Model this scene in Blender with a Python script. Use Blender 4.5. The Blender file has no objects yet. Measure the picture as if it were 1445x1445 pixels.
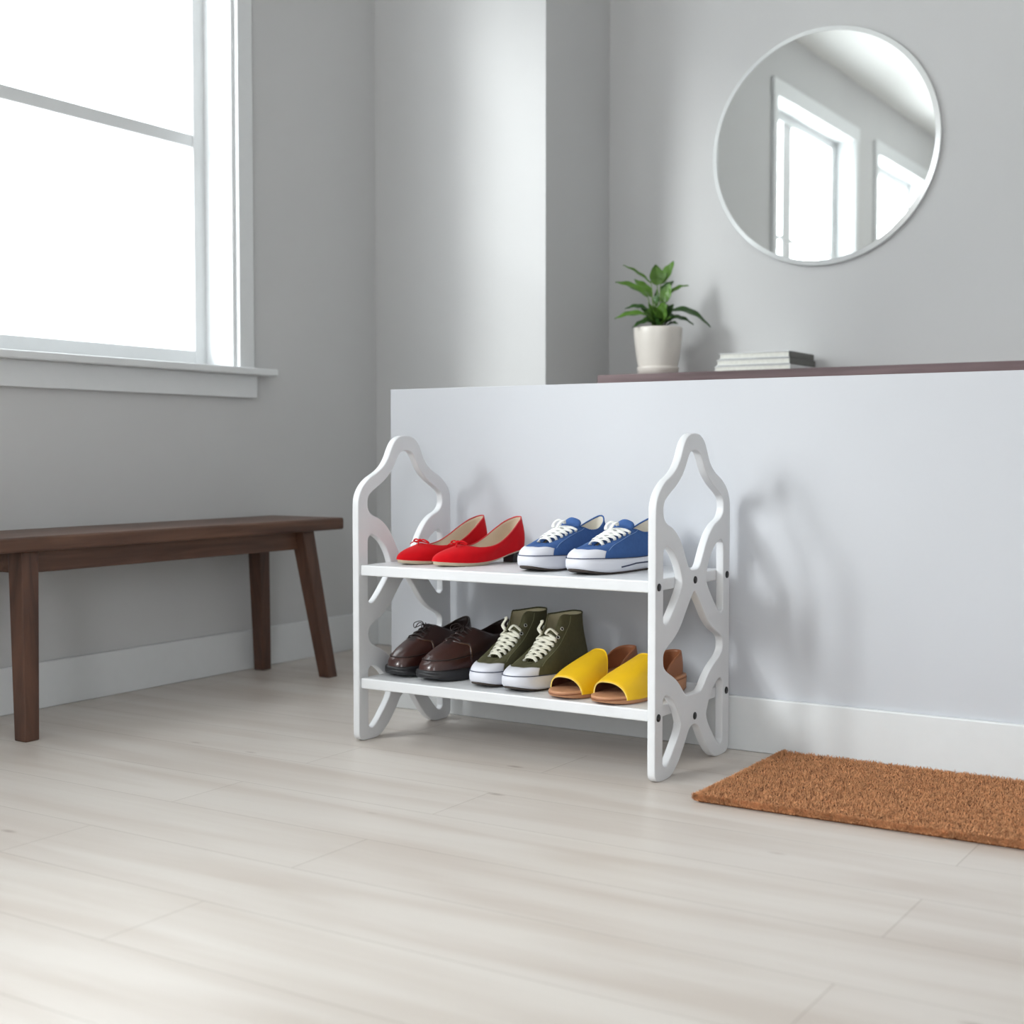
import bpy, bmesh, math, random
import numpy as np
from mathutils import Vector, Matrix
PI = math.pi
SC = bpy.context.scene
COL = SC.collection
random.seed(7)

# ------------------------------------------------------------------ camera, world, lights, exposure
H = .635
cam = bpy.data.cameras.new('camera')
cam.sensor_width = 36; cam.lens = 1938 / 1445 * 36; cam.clip_start = .05
cam.dof.use_dof = True; cam.dof.focus_distance = 2.78; cam.dof.aperture_fstop = 3.6
co = bpy.data.objects.new('camera', cam); COL.objects.link(co)
co.location = (0, 0, H)
co.rotation_euler = (math.radians(90) - math.atan(83 / 1938), 0, math.radians(32.4))
SC.camera = co
SC.view_settings.view_transform = 'Standard'; SC.view_settings.look = 'None'
SC.view_settings.gamma = 1; SC.view_settings.use_curve_mapping = False
SC.view_settings.exposure = 0.0

w = bpy.data.worlds.new('world'); SC.world = w; w.use_nodes = True
bg = w.node_tree.nodes['Background']
bg.inputs[0].default_value = (.93, .965, 1, 1); bg.inputs[1].default_value = 3.0

def area(name, loc, rot, sx, sy, power, col=(1, 1, 1), spread=180):
    l = bpy.data.lights.new(name, 'AREA'); l.shape = 'RECTANGLE'; l.size = sx; l.size_y = sy
    l.energy = power; l.color = col; l.spread = math.radians(spread)
    o = bpy.data.objects.new(name, l); COL.objects.link(o); o.location = loc; o.rotation_euler = rot
    return o
# left-window daylight; near window and rear opening are unseen, added for the light
DAY = (.95, .975, 1)
area('daylight_far_window', (-3.02, 2.345, 1.75), (0, -PI / 2, 0), 1.7, 1.15, 16, DAY)
area('daylight_mid_window', (-3.02, .24, 1.75), (0, -PI / 2, 0), 1.7, 1.2, 62, DAY)
area('added_near_window_light', (-3.02, -1.35, 1.75), (0, -PI / 2, 0), 1.7, 1.05, 78, DAY)  # lamp of an unseen window, added to steer the light
area('added_rear_fill', (1.2, -3.42, 1.6), (PI / 2, 0, 0), 1.2, 1.6, 46, DAY)  # fill lamp added behind the camera, no window known there
# hazy low sun, broad and soft, coming through the left windows
sl = bpy.data.lights.new('hazy_sun', 'SUN'); sl.energy = 2.5; sl.angle = math.radians(15); sl.color = (.975, .985, 1)
so = bpy.data.objects.new('hazy_sun', sl); COL.objects.link(so)
so.rotation_euler = Vector((.46, .80, -.37)).to_track_quat('-Z', 'Y').to_euler()

# ------------------------------------------------------------------ materials
def lin(c):
    return tuple(((v / 255) / 12.92 if v / 255 <= .04045 else ((v / 255 + .055) / 1.055) ** 2.4) for v in c)
def mat(name, rgb, rough=.5, metal=0, var=.06, nscale=30, bump=0, bscale=200, coat=0, sheen=0, spec=.5, sss=0):
    m = bpy.data.materials.new(name); m.use_nodes = True
    nt = m.node_tree; b = nt.nodes['Principled BSDF']
    b.inputs['Roughness'].default_value = rough; b.inputs['Metallic'].default_value = metal
    b.inputs['Coat Weight'].default_value = coat; b.inputs['Sheen Weight'].default_value = sheen
    b.inputs['Specular IOR Level'].default_value = spec
    c = lin(rgb)
    tc = nt.nodes.new('ShaderNodeTexCoord')
    n = nt.nodes.new('ShaderNodeTexNoise'); n.inputs['Scale'].default_value = nscale; n.inputs['Detail'].default_value = 4
    nt.links.new(tc.outputs['Object'], n.inputs['Vector'])
    r = nt.nodes.new('ShaderNodeValToRGB')
    r.color_ramp.elements[0].position = .3; r.color_ramp.elements[1].position = .7
    r.color_ramp.elements[0].color = tuple(v * (1 - var) for v in c) + (1,)
    r.color_ramp.elements[1].color = tuple(min(1, v * (1 + var)) for v in c) + (1,)
    nt.links.new(n.outputs['Fac'], r.inputs[0]); nt.links.new(r.outputs[0], b.inputs['Base Color'])
    if bump:
        n2 = nt.nodes.new('ShaderNodeTexNoise'); n2.inputs['Scale'].default_value = bscale; n2.inputs['Detail'].default_value = 3
        nt.links.new(tc.outputs['Object'], n2.inputs['Vector'])
        bp = nt.nodes.new('ShaderNodeBump'); bp.inputs['Strength'].default_value = bump; bp.inputs['Distance'].default_value = .002
        nt.links.new(n2.outputs['Fac'], bp.inputs['Height']); nt.links.new(bp.outputs[0], b.inputs['Normal'])
    return m

def wood_mat(name, dark, light, rough, axis, scale=1.0, coat=0):
    m = bpy.data.materials.new(name); m.use_nodes = True
    nt = m.node_tree; b = nt.nodes['Principled BSDF']; b.inputs['Roughness'].default_value = rough
    b.inputs['Coat Weight'].default_value = coat
    tc = nt.nodes.new('ShaderNodeTexCoord'); mp = nt.nodes.new('ShaderNodeMapping')
    s = [30, 30, 30]; s[axis] = 2.0
    mp.inputs['Scale'].default_value = [v * scale for v in s]
    nt.links.new(tc.outputs['Object'], mp.inputs[0])
    n = nt.nodes.new('ShaderNodeTexNoise'); n.inputs['Scale'].default_value = 1.6; n.inputs['Detail'].default_value = 6
    n.inputs['Distortion'].default_value = .6
    nt.links.new(mp.outputs[0], n.inputs['Vector'])
    r = nt.nodes.new('ShaderNodeValToRGB'); r.color_ramp.elements[0].position = .32; r.color_ramp.elements[1].position = .7
    r.color_ramp.elements[0].color = lin(dark) + (1,); r.color_ramp.elements[1].color = lin(light) + (1,)
    nt.links.new(n.outputs['Fac'], r.inputs[0]); nt.links.new(r.outputs[0], b.inputs['Base Color'])
    bp = nt.nodes.new('ShaderNodeBump'); bp.inputs['Strength'].default_value = .15; bp.inputs['Distance'].default_value = .001
    nt.links.new(n.outputs['Fac'], bp.inputs['Height']); nt.links.new(bp.outputs[0], b.inputs['Normal'])
    return m

def floor_mat():
    m = bpy.data.materials.new('whitewashed_planks'); m.use_nodes = True
    nt = m.node_tree; N = nt.nodes; L = nt.links; b = N['Principled BSDF']
    tc = N.new('ShaderNodeTexCoord')
    mp = N.new('ShaderNodeMapping'); mp.inputs['Location'].default_value = (1.4, -1.39 + .185 * 40, 0)
    L.new(tc.outputs['Object'], mp.inputs[0])
    br = N.new('ShaderNodeTexBrick'); br.offset = .345; br.offset_frequency = 2; br.squash = 1
    br.inputs['Scale'].default_value = 1; br.inputs['Brick Width'].default_value = 1.31; br.inputs['Row Height'].default_value = .185
    br.inputs['Mortar Size'].default_value = .0012; br.inputs['Mortar Smooth'].default_value = .6
    br.inputs['Color1'].default_value = lin((214, 207, 200)) + (1,)
    br.inputs['Color2'].default_value = lin((208, 200, 193)) + (1,)
    br.inputs['Mortar'].default_value = lin((178, 169, 160)) + (1,)
    L.new(mp.outputs[0], br.inputs['Vector'])
    # long grain along x
    mg = N.new('ShaderNodeMapping'); mg.inputs['Scale'].default_value = (.9, 9, 1)
    L.new(tc.outputs['Object'], mg.inputs[0])
    g = N.new('ShaderNodeTexNoise'); g.inputs['Scale'].default_value = 1.5; g.inputs['Detail'].default_value = 7; g.inputs['Distortion'].default_value = .5
    L.new(mg.outputs[0], g.inputs['Vector'])
    gr = N.new('ShaderNodeValToRGB'); gr.color_ramp.elements[0].position = .34; gr.color_ramp.elements[1].position = .62
    gr.color_ramp.elements[0].color = lin((236, 231, 227)) + (1,); gr.color_ramp.elements[1].color = (1, 1, 1, 1)
    L.new(g.outputs['Fac'], gr.inputs[0])
    mx = N.new('ShaderNodeMix'); mx.data_type = 'RGBA'; mx.blend_type = 'MULTIPLY'; mx.inputs[0].default_value = .85
    L.new(br.outputs['Color'], mx.inputs[6]); L.new(gr.outputs[0], mx.inputs[7])
    # occasional knots: small elongated dark spots
    mk = N.new('ShaderNodeMapping'); mk.inputs['Scale'].default_value = (1.6, 4.2, 1)
    L.new(tc.outputs['Object'], mk.inputs[0])
    v = N.new('ShaderNodeTexVoronoi'); v.inputs['Scale'].default_value = 2.3
    L.new(mk.outputs[0], v.inputs['Vector'])
    kr = N.new('ShaderNodeValToRGB'); kr.color_ramp.elements[0].position = .02; kr.color_ramp.elements[1].position = .085
    kr.color_ramp.elements[0].color = lin((196, 186, 180)) + (1,); kr.color_ramp.elements[1].color = (1, 1, 1, 1)
    L.new(v.outputs['Distance'], kr.inputs[0])
    mx2 = N.new('ShaderNodeMix'); mx2.data_type = 'RGBA'; mx2.blend_type = 'MULTIPLY'; mx2.inputs[0].default_value = .8
    L.new(mx.outputs[2], mx2.inputs[6]); L.new(kr.outputs[0], mx2.inputs[7])
    L.new(mx2.outputs[2], b.inputs['Base Color'])
    b.inputs['Roughness'].default_value = .36; b.inputs['Specular IOR Level'].default_value = .45
    bp = N.new('ShaderNodeBump'); bp.inputs['Strength'].default_value = .08; bp.inputs['Distance'].default_value = .001
    L.new(g.outputs['Fac'], bp.inputs['Height']); L.new(bp.outputs[0], b.inputs['Normal'])
    return m

def glass_mat():
    m = bpy.data.materials.new('window_glass'); m.use_nodes = True
    nt = m.node_tree; N = nt.nodes; L = nt.links
    for n in list(N):
        if n.type != 'OUTPUT_MATERIAL': N.remove(n)
    out = [n for n in N if n.type == 'OUTPUT_MATERIAL'][0]
    t = N.new('ShaderNodeBsdfTransparent'); t.inputs[0].default_value = (.97, .985, .98, 1)
    g = N.new('ShaderNodeBsdfGlossy'); g.inputs['Roughness'].default_value = .02
    mx = N.new('ShaderNodeMixShader'); mx.inputs[0].default_value = .05
    L.new(t.outputs[0], mx.inputs[1]); L.new(g.outputs[0], mx.inputs[2]); L.new(mx.outputs[0], out.inputs[0])
    return m

M = dict(
    wall=mat('grey_wall_paint', (201, 201, 201), .75, var=.012, nscale=3, bump=.05, bscale=90, spec=.3),
    half=mat('white_half_wall_paint', (198, 200, 205), .55, var=.01, nscale=3, spec=.4),
    ceil=mat('ceiling_paint', (232, 232, 230), .8, var=.01),
    trim=mat('white_trim_paint', (221, 223, 224), .4, var=.01),
    rack=mat('white_rack_lacquer', (219, 220, 222), .38, var=.01),
    bolt=mat('black_bolt', (14, 14, 15), .45),
    glass=glass_mat(), floor=floor_mat(),
    bench=wood_mat('walnut_bench', (72, 46, 34), (108, 76, 58), .42, 1),
    benchleg=wood_mat('walnut_leg', (66, 42, 31), (98, 66, 50), .42, 2),
    ledge=wood_mat('reddish_brown_board', (92, 70, 72), (116, 92, 94), .4, 0),
    pot=mat('glazed_white_pot', (222, 216, 208), .3, var=.03, nscale=12),
    soil=mat('soil', (48, 38, 30), .95, var=.3, bump=.6),
    leaf=mat('green_leaf', (84, 122, 44), .42, var=.35, nscale=22),
    leafdark=mat('dark_green_leaf', (48, 82, 32), .42, var=.35, nscale=22),
    stem=mat('pale_green_stem', (110, 140, 70), .5),
    red=mat('red_suede', (194, 4, 18), .8, var=.05, nscale=60, bump=.1, bscale=900, sheen=.05, spec=.15),
    redtrim=mat('red_binding', (190, 22, 34), .5),
    beige=mat('beige_lining', (196, 178, 156), .7, var=.05),
    tansole=mat('pale_tan_sole', (206, 190, 164), .6),
    blackheel=mat('black_heel', (30, 26, 26), .4),
    blue=mat('blue_canvas', (60, 92, 146), .85, var=.07, nscale=140, bump=.3, bscale=1400, spec=.2),
    bluest=mat('blue_stitching', (110, 142, 190), .8),
    rubber=mat('white_rubber', (216, 217, 225), .45, var=.015),
    navy=mat('navy_stripe', (34, 44, 78), .5),
    outsole=mat('dark_outsole', (62, 52, 46), .7),
    lace=mat('white_lace', (236, 236, 232), .9, var=.05, nscale=300, bump=.3, bscale=1500),
    cream=mat('cream_lace', (226, 224, 208), .9, var=.05, nscale=300, bump=.3, bscale=1500),
    canvin=mat('off_white_lining', (216, 210, 198), .85),
    olive=mat('olive_canvas', (86, 84, 62), .88, var=.08, nscale=140, bump=.3, bscale=1400, spec=.2),
    olivest=mat('olive_stitching', (118, 118, 88), .8),
    creamin=mat('cream_lining', (206, 198, 166), .9),
    metal=mat('eyelet_metal', (205, 205, 200), .3, metal=.8),
    hole=mat('eyelet_dark', (20, 20, 20), .8),
    brown=mat('dark_brown_leather', (58, 30, 25), .28, var=.14, nscale=9, bump=.12, bscale=300, coat=.25),
    brownq=mat('brown_quarter_leather', (50, 29, 26), .34, var=.12, nscale=9, bump=.12, bscale=300, coat=.15),
    brownd=mat('dark_brown_edge', (36, 21, 18), .45),
    brownin=mat('ochre_insole', (120, 98, 44), .7),
    blackrub=mat('black_rubber_sole', (34, 33, 36), .45),
    thread=mat('tan_thread', (112, 80, 48), .7),
    yellow=mat('yellow_leather', (238, 190, 20), .5, var=.03, nscale=20, bump=.06, bscale=400),
    yedge=mat('yellow_edge', (236, 206, 110), .6),
    tan=mat('tan_leather', (192, 138, 102), .5, var=.07, nscale=14),
    tand=mat('brown_leather_counter', (146, 92, 60), .5, var=.1, nscale=18),
    innerd=mat('dark_red_brown_lining', (92, 46, 26), .6),
    paper=mat('book_pages', (236, 236, 228), .8, var=.05, nscale=120),
    cover=mat('white_book_cover', (228, 230, 230), .5),
    spine=mat('grey_book_spine', (104, 104, 100), .5),
    coir=mat('coir_fibre', (206, 150, 106), .95, var=.25, nscale=60, bump=.8, bscale=300),
    coird=mat('coir_backing', (104, 60, 30), .95, var=.3, nscale=80),
    bevel=mat('mirror_bevel', (240, 243, 243), .25, metal=.35, var=.01),
    ext=mat('outside_wall_face', (200, 200, 200), .8),
)
mm = bpy.data.materials.new('mirror_silver'); mm.use_nodes = True
b_ = mm.node_tree.nodes['Principled BSDF']
b_.inputs['Base Color'].default_value = (.84, .865, .86, 1); b_.inputs['Metallic'].default_value = 1; b_.inputs['Roughness'].default_value = .012
M['mirror'] = mm

# ------------------------------------------------------------------ object helpers
def link(name, me, m=None, parent=None, loc=None):
    o = bpy.data.objects.new(name, me); COL.objects.link(o)
    if m is not None:
        for x in (m if isinstance(m, list) else [m]): me.materials.append(x)
    if parent is not None: o.parent = parent
    if loc is not None: o.location = loc
    return o
def mesh(name, verts, faces, m=None, parent=None, smooth=True, loc=None, warp=None, fix=True):
    if warp: verts = [warp(v) for v in verts]
    me = bpy.data.meshes.new(name); me.from_pydata([tuple(map(float, v)) for v in verts], [], faces)
    me.validate()
    if fix:
        bm = bmesh.new(); bm.from_mesh(me); bmesh.ops.recalc_face_normals(bm, faces=bm.faces); bm.to_mesh(me); bm.free()
    if smooth: me.polygons.foreach_set('use_smooth', [True] * len(me.polygons))
    return link(name, me, m, parent, loc)
def empty(name, loc=(0, 0, 0), rz=0, label=None, cat=None, group=None, kind=None):
    o = bpy.data.objects.new(name, None); COL.objects.link(o); o.location = loc; o.rotation_euler = (0, 0, rz)
    o.empty_display_size = .05
    return tag(o, label, cat, group, kind)
def tag(o, label=None, cat=None, group=None, kind=None):
    if label: o['label'] = label
    if cat: o['category'] = cat
    if group: o['group'] = group
    if kind: o['kind'] = kind
    return o
class MB:
    def __init__(s): s.bm = bmesh.new()
    def box(s, x0, x1, y0, y1, z0, z1, bev=0, seg=2):
        r = bmesh.ops.create_cube(s.bm, size=1)
        for v in r['verts']:
            v.co = Vector(((x0 + x1) / 2 + v.co.x * (x1 - x0), (y0 + y1) / 2 + v.co.y * (y1 - y0), (z0 + z1) / 2 + v.co.z * (z1 - z0)))
        if bev:
            es = list({e for v in r['verts'] for e in v.link_edges})
            bmesh.ops.bevel(s.bm, geom=es, offset=bev, segments=seg, profile=.5, affect='EDGES')
        return s
    def post(s, p0, p1, a0, a1, bev=.003):
        """tapered square post from p0 (size a0) to p1 (size a1), cut level at both ends"""
        r = bmesh.ops.create_cube(s.bm, size=1)
        for v in r['verts']:
            p, a = (p1, a1) if v.co.z > 0 else (p0, a0)
            v.co = Vector((p[0] + v.co.x * a, p[1] + v.co.y * a, p[2]))
        es = list({e for v in r['verts'] for e in v.link_edges})
        bmesh.ops.bevel(s.bm, geom=es, offset=bev, segments=2, profile=.5, affect='EDGES')
        return s
    def build(s, name, m, parent=None, smooth=False, loc=None):
        me = bpy.data.meshes.new(name); s.bm.to_mesh(me); s.bm.free()
        if smooth: me.polygons.foreach_set('use_smooth', [True] * len(me.polygons))
        return link(name, me, m, parent, loc)
def crm(pts, n, closed=False):
    pts = np.asarray(pts, float); N = len(pts); out = []
    rng = range(N if closed else N - 1)
    for i in rng:
        if closed: p = [pts[(i + k) % N] for k in (-1, 0, 1, 2)]
        else: p = [pts[min(max(i + k, 0), N - 1)] for k in (-1, 0, 1, 2)]
        for j in range(n):
            t = j / n
            out.append(.5 * ((2 * p[1]) + (-p[0] + p[2]) * t + (2 * p[0] - 5 * p[1] + 4 * p[2] - p[3]) * t * t + (-p[0] + 3 * p[1] - 3 * p[2] + p[3]) * t ** 3))
    if not closed: out.append(pts[-1])
    return np.array(out)
def tube_geo(path, ra, rb=None, ups=None, seg=8, closed=False, off=0):
    path = np.asarray(path, float); n = len(path); V = []; F = []
    rb = rb or ra
    ra = np.ones(n) * ra; rb = np.ones(n) * rb
    for i in range(n):
        t = path[(i + 1) % n if closed else min(i + 1, n - 1)] - path[(i - 1) % n if closed else max(i - 1, 0)]
        t = t / (np.linalg.norm(t) + 1e-9)
        u = np.array(ups[i] if ups is not None else (0, 0, 1.), float)
        if abs(np.dot(u, t)) > .97: u = np.array((0, 1., 0))
        s = np.cross(t, u); s /= np.linalg.norm(s) + 1e-9; u = np.cross(s, t)
        for k in range(seg):
            a = 2 * PI * k / seg
            V.append(path[i] + s * math.cos(a) * ra[i] + u * math.sin(a) * rb[i])
    for i in range(n if closed else n - 1):
        for k in range(seg):
            a, b = i * seg + k, i * seg + (k + 1) % seg
            c, d = ((i + 1) % n) * seg + (k + 1) % seg, ((i + 1) % n) * seg + k
            F.append((a + off, b + off, c + off, d + off))
    if not closed:
        F.append(tuple(off + k for k in range(seg))); F.append(tuple(off + (n - 1) * seg + k for k in range(seg)))
    return V, F
def lathe(name, prof, m, parent=None, seg=48, loc=None, closed_bottom=True):
    V = []; F = []
    for r, z in prof:
        for k in range(seg):
            a = 2 * PI * k / seg; V.append((r * math.cos(a), r * math.sin(a), z))
    for i in range(len(prof) - 1):
        for k in range(seg):
            F.append((i * seg + k, i * seg + (k + 1) % seg, (i + 1) * seg + (k + 1) % seg, (i + 1) * seg + k))
    F.append(tuple(range(seg))); F.append(tuple((len(prof) - 1) * seg + k for k in range(seg)))
    return mesh(name, V, F, m, parent, True, loc)

# ------------------------------------------------------------------ room
XL, XR, YB, YF, CH = -2.817, 2.2, 4.008, -3.3, 2.93
COLX, COLY = -2.165, 3.602
HWY, HWZ, HWX = 2.732, .793, -2.092
WT = .14
def structure(o): o['kind'] = 'structure'; return o
structure(MB().box(XL - .3, XR + .2, YF - .2, YB + .2, -.1, 0).build('floor', M['floor']))
structure(MB().box(XL - .3, XR + .2, YF - .2, YB + .2, CH, CH + .1).build('ceiling', M['ceil']))
WINS = [(1.68, 3.004, .862, 2.65), (-.455, .945, .862, 2.65), (-2.0, -.8, .862, 2.65)]   # outer edge of casing
CW = .06
wl = MB(); ys = YF
for (a, b, z0, z1) in sorted(WINS):
    wl.box(XL - WT, XL, ys, a + CW, 0, CH)
    wl.box(XL - WT, XL, a + CW, b - CW, 0, z0 + .02); wl.box(XL - WT, XL, a + CW, b - CW, z1 - .07, CH)
    ys = b - CW
wl.box(XL - WT, XL, ys, YB + .1, 0, CH)
structure(wl.build('wall_left', M['wall']))
structure(MB().box(COLX - .2, XR + .1, YB, YB + .1, 0, CH).build('wall_back', M['wall']))
structure(MB().box(XL, COLX, COLY, YB + .1, 0, CH).build('wall_recess', M['wall']))
structure(MB().box(HWX, XR, HWY, HWY + .12, 0, HWZ, .0015).build('wall_half', M['half']))
rw = MB()
rw.box(XR, XR + .1, YF, YB + .1, 0, CH)
structure(rw.build('wall_right', M['wall']))
fw = MB()
fw.box(XL - .1, XR + .1, YF - .1, YF, 0, .7); fw.box(XL - .1, XR + .1, YF - .1, YF, 2.5, CH)
fw.box(XL - .1, .6, YF - .1, YF, .7, 2.5); fw.box(1.8, XR + .1, YF - .1, YF, .7, 2.5)  # gap left in this unseen wall for the added fill lamp
structure(fw.build('wall_front', M['wall']))
BBH = .116
def bboard(name, x0, x1, y0, y1):
    structure(MB().box(x0, x1, y0, y1, 0, BBH, .003).build(name, M['trim']))
bboard('baseboard_left', XL, XL + .013, YF, COLY)
bboard('baseboard_recess', XL + .013, COLX, COLY - .013, COLY)
bboard('baseboard_half', HWX + .001, XR, HWY - .012, HWY)
bboard('baseboard_back', COLX + .001, XR, YB - .013, YB)

def window(n, a, b, z0, z1, rails, mulls, stile=.055):
    """casing outer a..b in y; z0 = underside of stool, z1 = top of casing"""
    r = empty('window_%d' % n, (XL, (a + b) / 2, z0), kind='structure')
    ym = (a + b) / 2; ha = (b - a) / 2; h = z1 - z0
    c = MB()
    c.box(0, .018, ha - CW, ha, .02, h, .002); c.box(0, .018, -ha, -ha + CW, .02, h, .002)
    c.box(0, .02, -ha - .01, ha + .01, h - .09, h, .002)
    c.build('window_casing', M['trim'], r)
    li = MB(); e = .012
    li.box(-WT, .002, ha - CW - e, ha - CW - .0005, .02, h - .07); li.box(-WT, .002, -ha + CW + .0005, -ha + CW + e, .02, h - .07)
    li.box(-WT, .002, -ha + CW + e, ha - CW - e, h - .09, h - .0705)
    li.build('window_reveal', M['trim'], r)
    s = MB(); s.box(-WT, .045, -ha - .073, ha + .073, 0, .021, .004)
    s.build('window_sill', M['trim'], r)
    MB().box(0, .016, -ha - .014, ha + .014, -.066, 0, .002).build('window_apron', M['trim'], r)
    f = MB(); g0, g1 = -.135, -.105; yi = ha - CW
    f.box(g0, g1, yi - stile, yi, .02, h - .09, .003); f.box(g0, g1, -yi, -yi + stile, .02, h - .09, .003)
    f.box(g0, g1, -yi + stile, yi - stile, .02, .02 + .05, .003); f.box(g0, g1, -yi + stile, yi - stile, h - .09 - .05, h - .09, .003)
    for zr, th in rails: f.box(g0, g1 - .004, -yi + stile, yi - stile, zr - z0 - th / 2, zr - z0 + th / 2, .002)
    for ymu, th in mulls: f.box(-.130, -.116, ymu - ym - th / 2, ymu - ym + th / 2, .07, h - .14, .002)
    sash = f.build('window_sash', M['trim'], r)
    MB().box(-.126, -.122, -yi + stile * .5, yi - stile * .5, .04, h - .11).build('window_pane', M['glass'], sash)
    return r
window(1, *WINS[0], [(1.535, .035)], [])
window(2, *WINS[1], [(1.86, .022)], [(.41, .14)], .09)
window(3, *WINS[2], [(1.86, .022)], [])  # unseen third window, added for the light's direction

# ------------------------------------------------------------------ shoe rack
PC = 2.5255
def half_closed(pts, end=True):
    """pts: right-half outline from top centre to bottom centre"""
    left = [(-x, z) for x, z in reversed(pts) if abs(x) > 1e-6]
    return pts + left
OUT = [(0, .675), (.024, .672), (.043, .661), (.056, .644), (.067, .625), (.083, .607), (.105, .593), (.134, .580), (.158, .562), (.172, .540), (.1755, .51),
       (.1755, .40), (.1755, .25), (.1755, .10), (.1755, .03), (.1735, .012), (.164, .003), (.150, 0), (.118, 0), (.098, .005), (.074, .021), (.052, .043), (.035, .064), (.020, .081), (0, .087)]
HA = [(0, .641), (.020, .637), (.033, .624), (.046, .605), (.062, .588), (.086, .571), (.118, .554), (.137, .541), (.1415, .526), (.139, .511), (.126, .499), (.098, .488), (.073, .471), (.053, .448), (.038, .425), (.026, .408), (.014, .402), (0, .401)]
HC = [(0, .357), (.009, .351), (.022, .338), (.040, .318), (.064, .292), (.092, .272), (.122, .258), (.137, .248), (.1405, .236), (.137, .221), (.121, .209), (.092, .195), (.070, .181), (.053, .166), (.040, .155), (.028, .150), (0, .150)]
HB = [(.1415, .440), (.137, .450), (.128, .455), (.115, .452), (.094, .440), (.077, .423), (.064, .402), (.0575, .380), (.066, .362), (.087, .338), (.106, .319), (.120, .307), (.131, .303), (.139, .307), (.1415, .316), (.1415, .38)]
HD = [(.1415, .150), (.137, .160), (.128, .164), (.112, .159), (.094, .147), (.078, .130), (.066, .111), (.0615, .097), (.071, .078), (.092, .055), (.111, .036), (.123, .027), (.132, .025), (.139, .030), (.1415, .04), (.1415, .10)]
def panel_mesh(name, thick):
    cu = bpy.data.curves.new(name, 'CURVE'); cu.dimensions = '2D'; cu.fill_mode = 'BOTH'
    cu.extrude = thick / 2 - .0022; cu.bevel_depth = .0022; cu.bevel_resolution = 2; cu.offset = -.0022
    mir = lambda h: [(-x, z) for x, z in h]
    for pts in (half_closed(OUT), half_closed(HA), half_closed(HC), HB, mir(HB), HD, mir(HD)):
        q = crm(pts, 5, True)
        s = cu.splines.new('POLY'); s.points.add(len(q) - 1)
        for i, p in enumerate(q): s.points[i].co = (p[0], p[1], 0, 1)
        s.use_cyclic_u = True
    o = bpy.data.objects.new(name, cu); COL.objects.link(o)
    me = bpy.data.meshes.new_from_object(o.evaluated_get(bpy.context.evaluated_depsgraph_get()))
    bpy.data.objects.remove(o)
    me.transform(Matrix(((0, 0, 1, 0), (1, 0, 0, 0), (0, 1, 0, 0), (0, 0, 0, 1))))
    me.materials.clear()
    return me
rack = empty('shoe_rack', (-1.536, PC, 0), label='white two-tier wooden shoe rack with scroll-cut side panels and black bolts', cat='shoe rack')
T = .017
XA, XB = -1.906, -1.167
PN = []
for xc in (XA + T / 2, XB - T / 2):
    me = panel_mesh('side_panel', T)
    PN.append((link('side_panel', me, M['rack'], rack, (xc + 1.536, 0, 0)), xc))
Z1, Z2, ST = .390, .141, .023
for z in (Z1, Z2):
    MB().box(XA + T - .0005, XB - T + .0005, PC - .169, PC + .169, z - ST, z, .0025).build('shelf', M['rack'], rack, loc=(1.536, -PC, 0))
for (y, z) in [(2.364, .378), (2.5275, .380), (2.686, .379), (2.364, .126), (2.529, .104), (2.686, .133)]:
    for xx, sg, (pn, xc) in ((XB, 1, PN[1]), (XA, -1, PN[0])):
        V = []; F = []
        prof = [(.0001, .0024), (.0055, .0023), (.0072, .0015), (.0077, 0)]
        o = lathe('bolt', prof, M['bolt'], pn, 20, (xx - xc + sg * .0001, y - PC, z))
        o.rotation_euler = (0, sg * PI / 2, 0)

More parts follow.
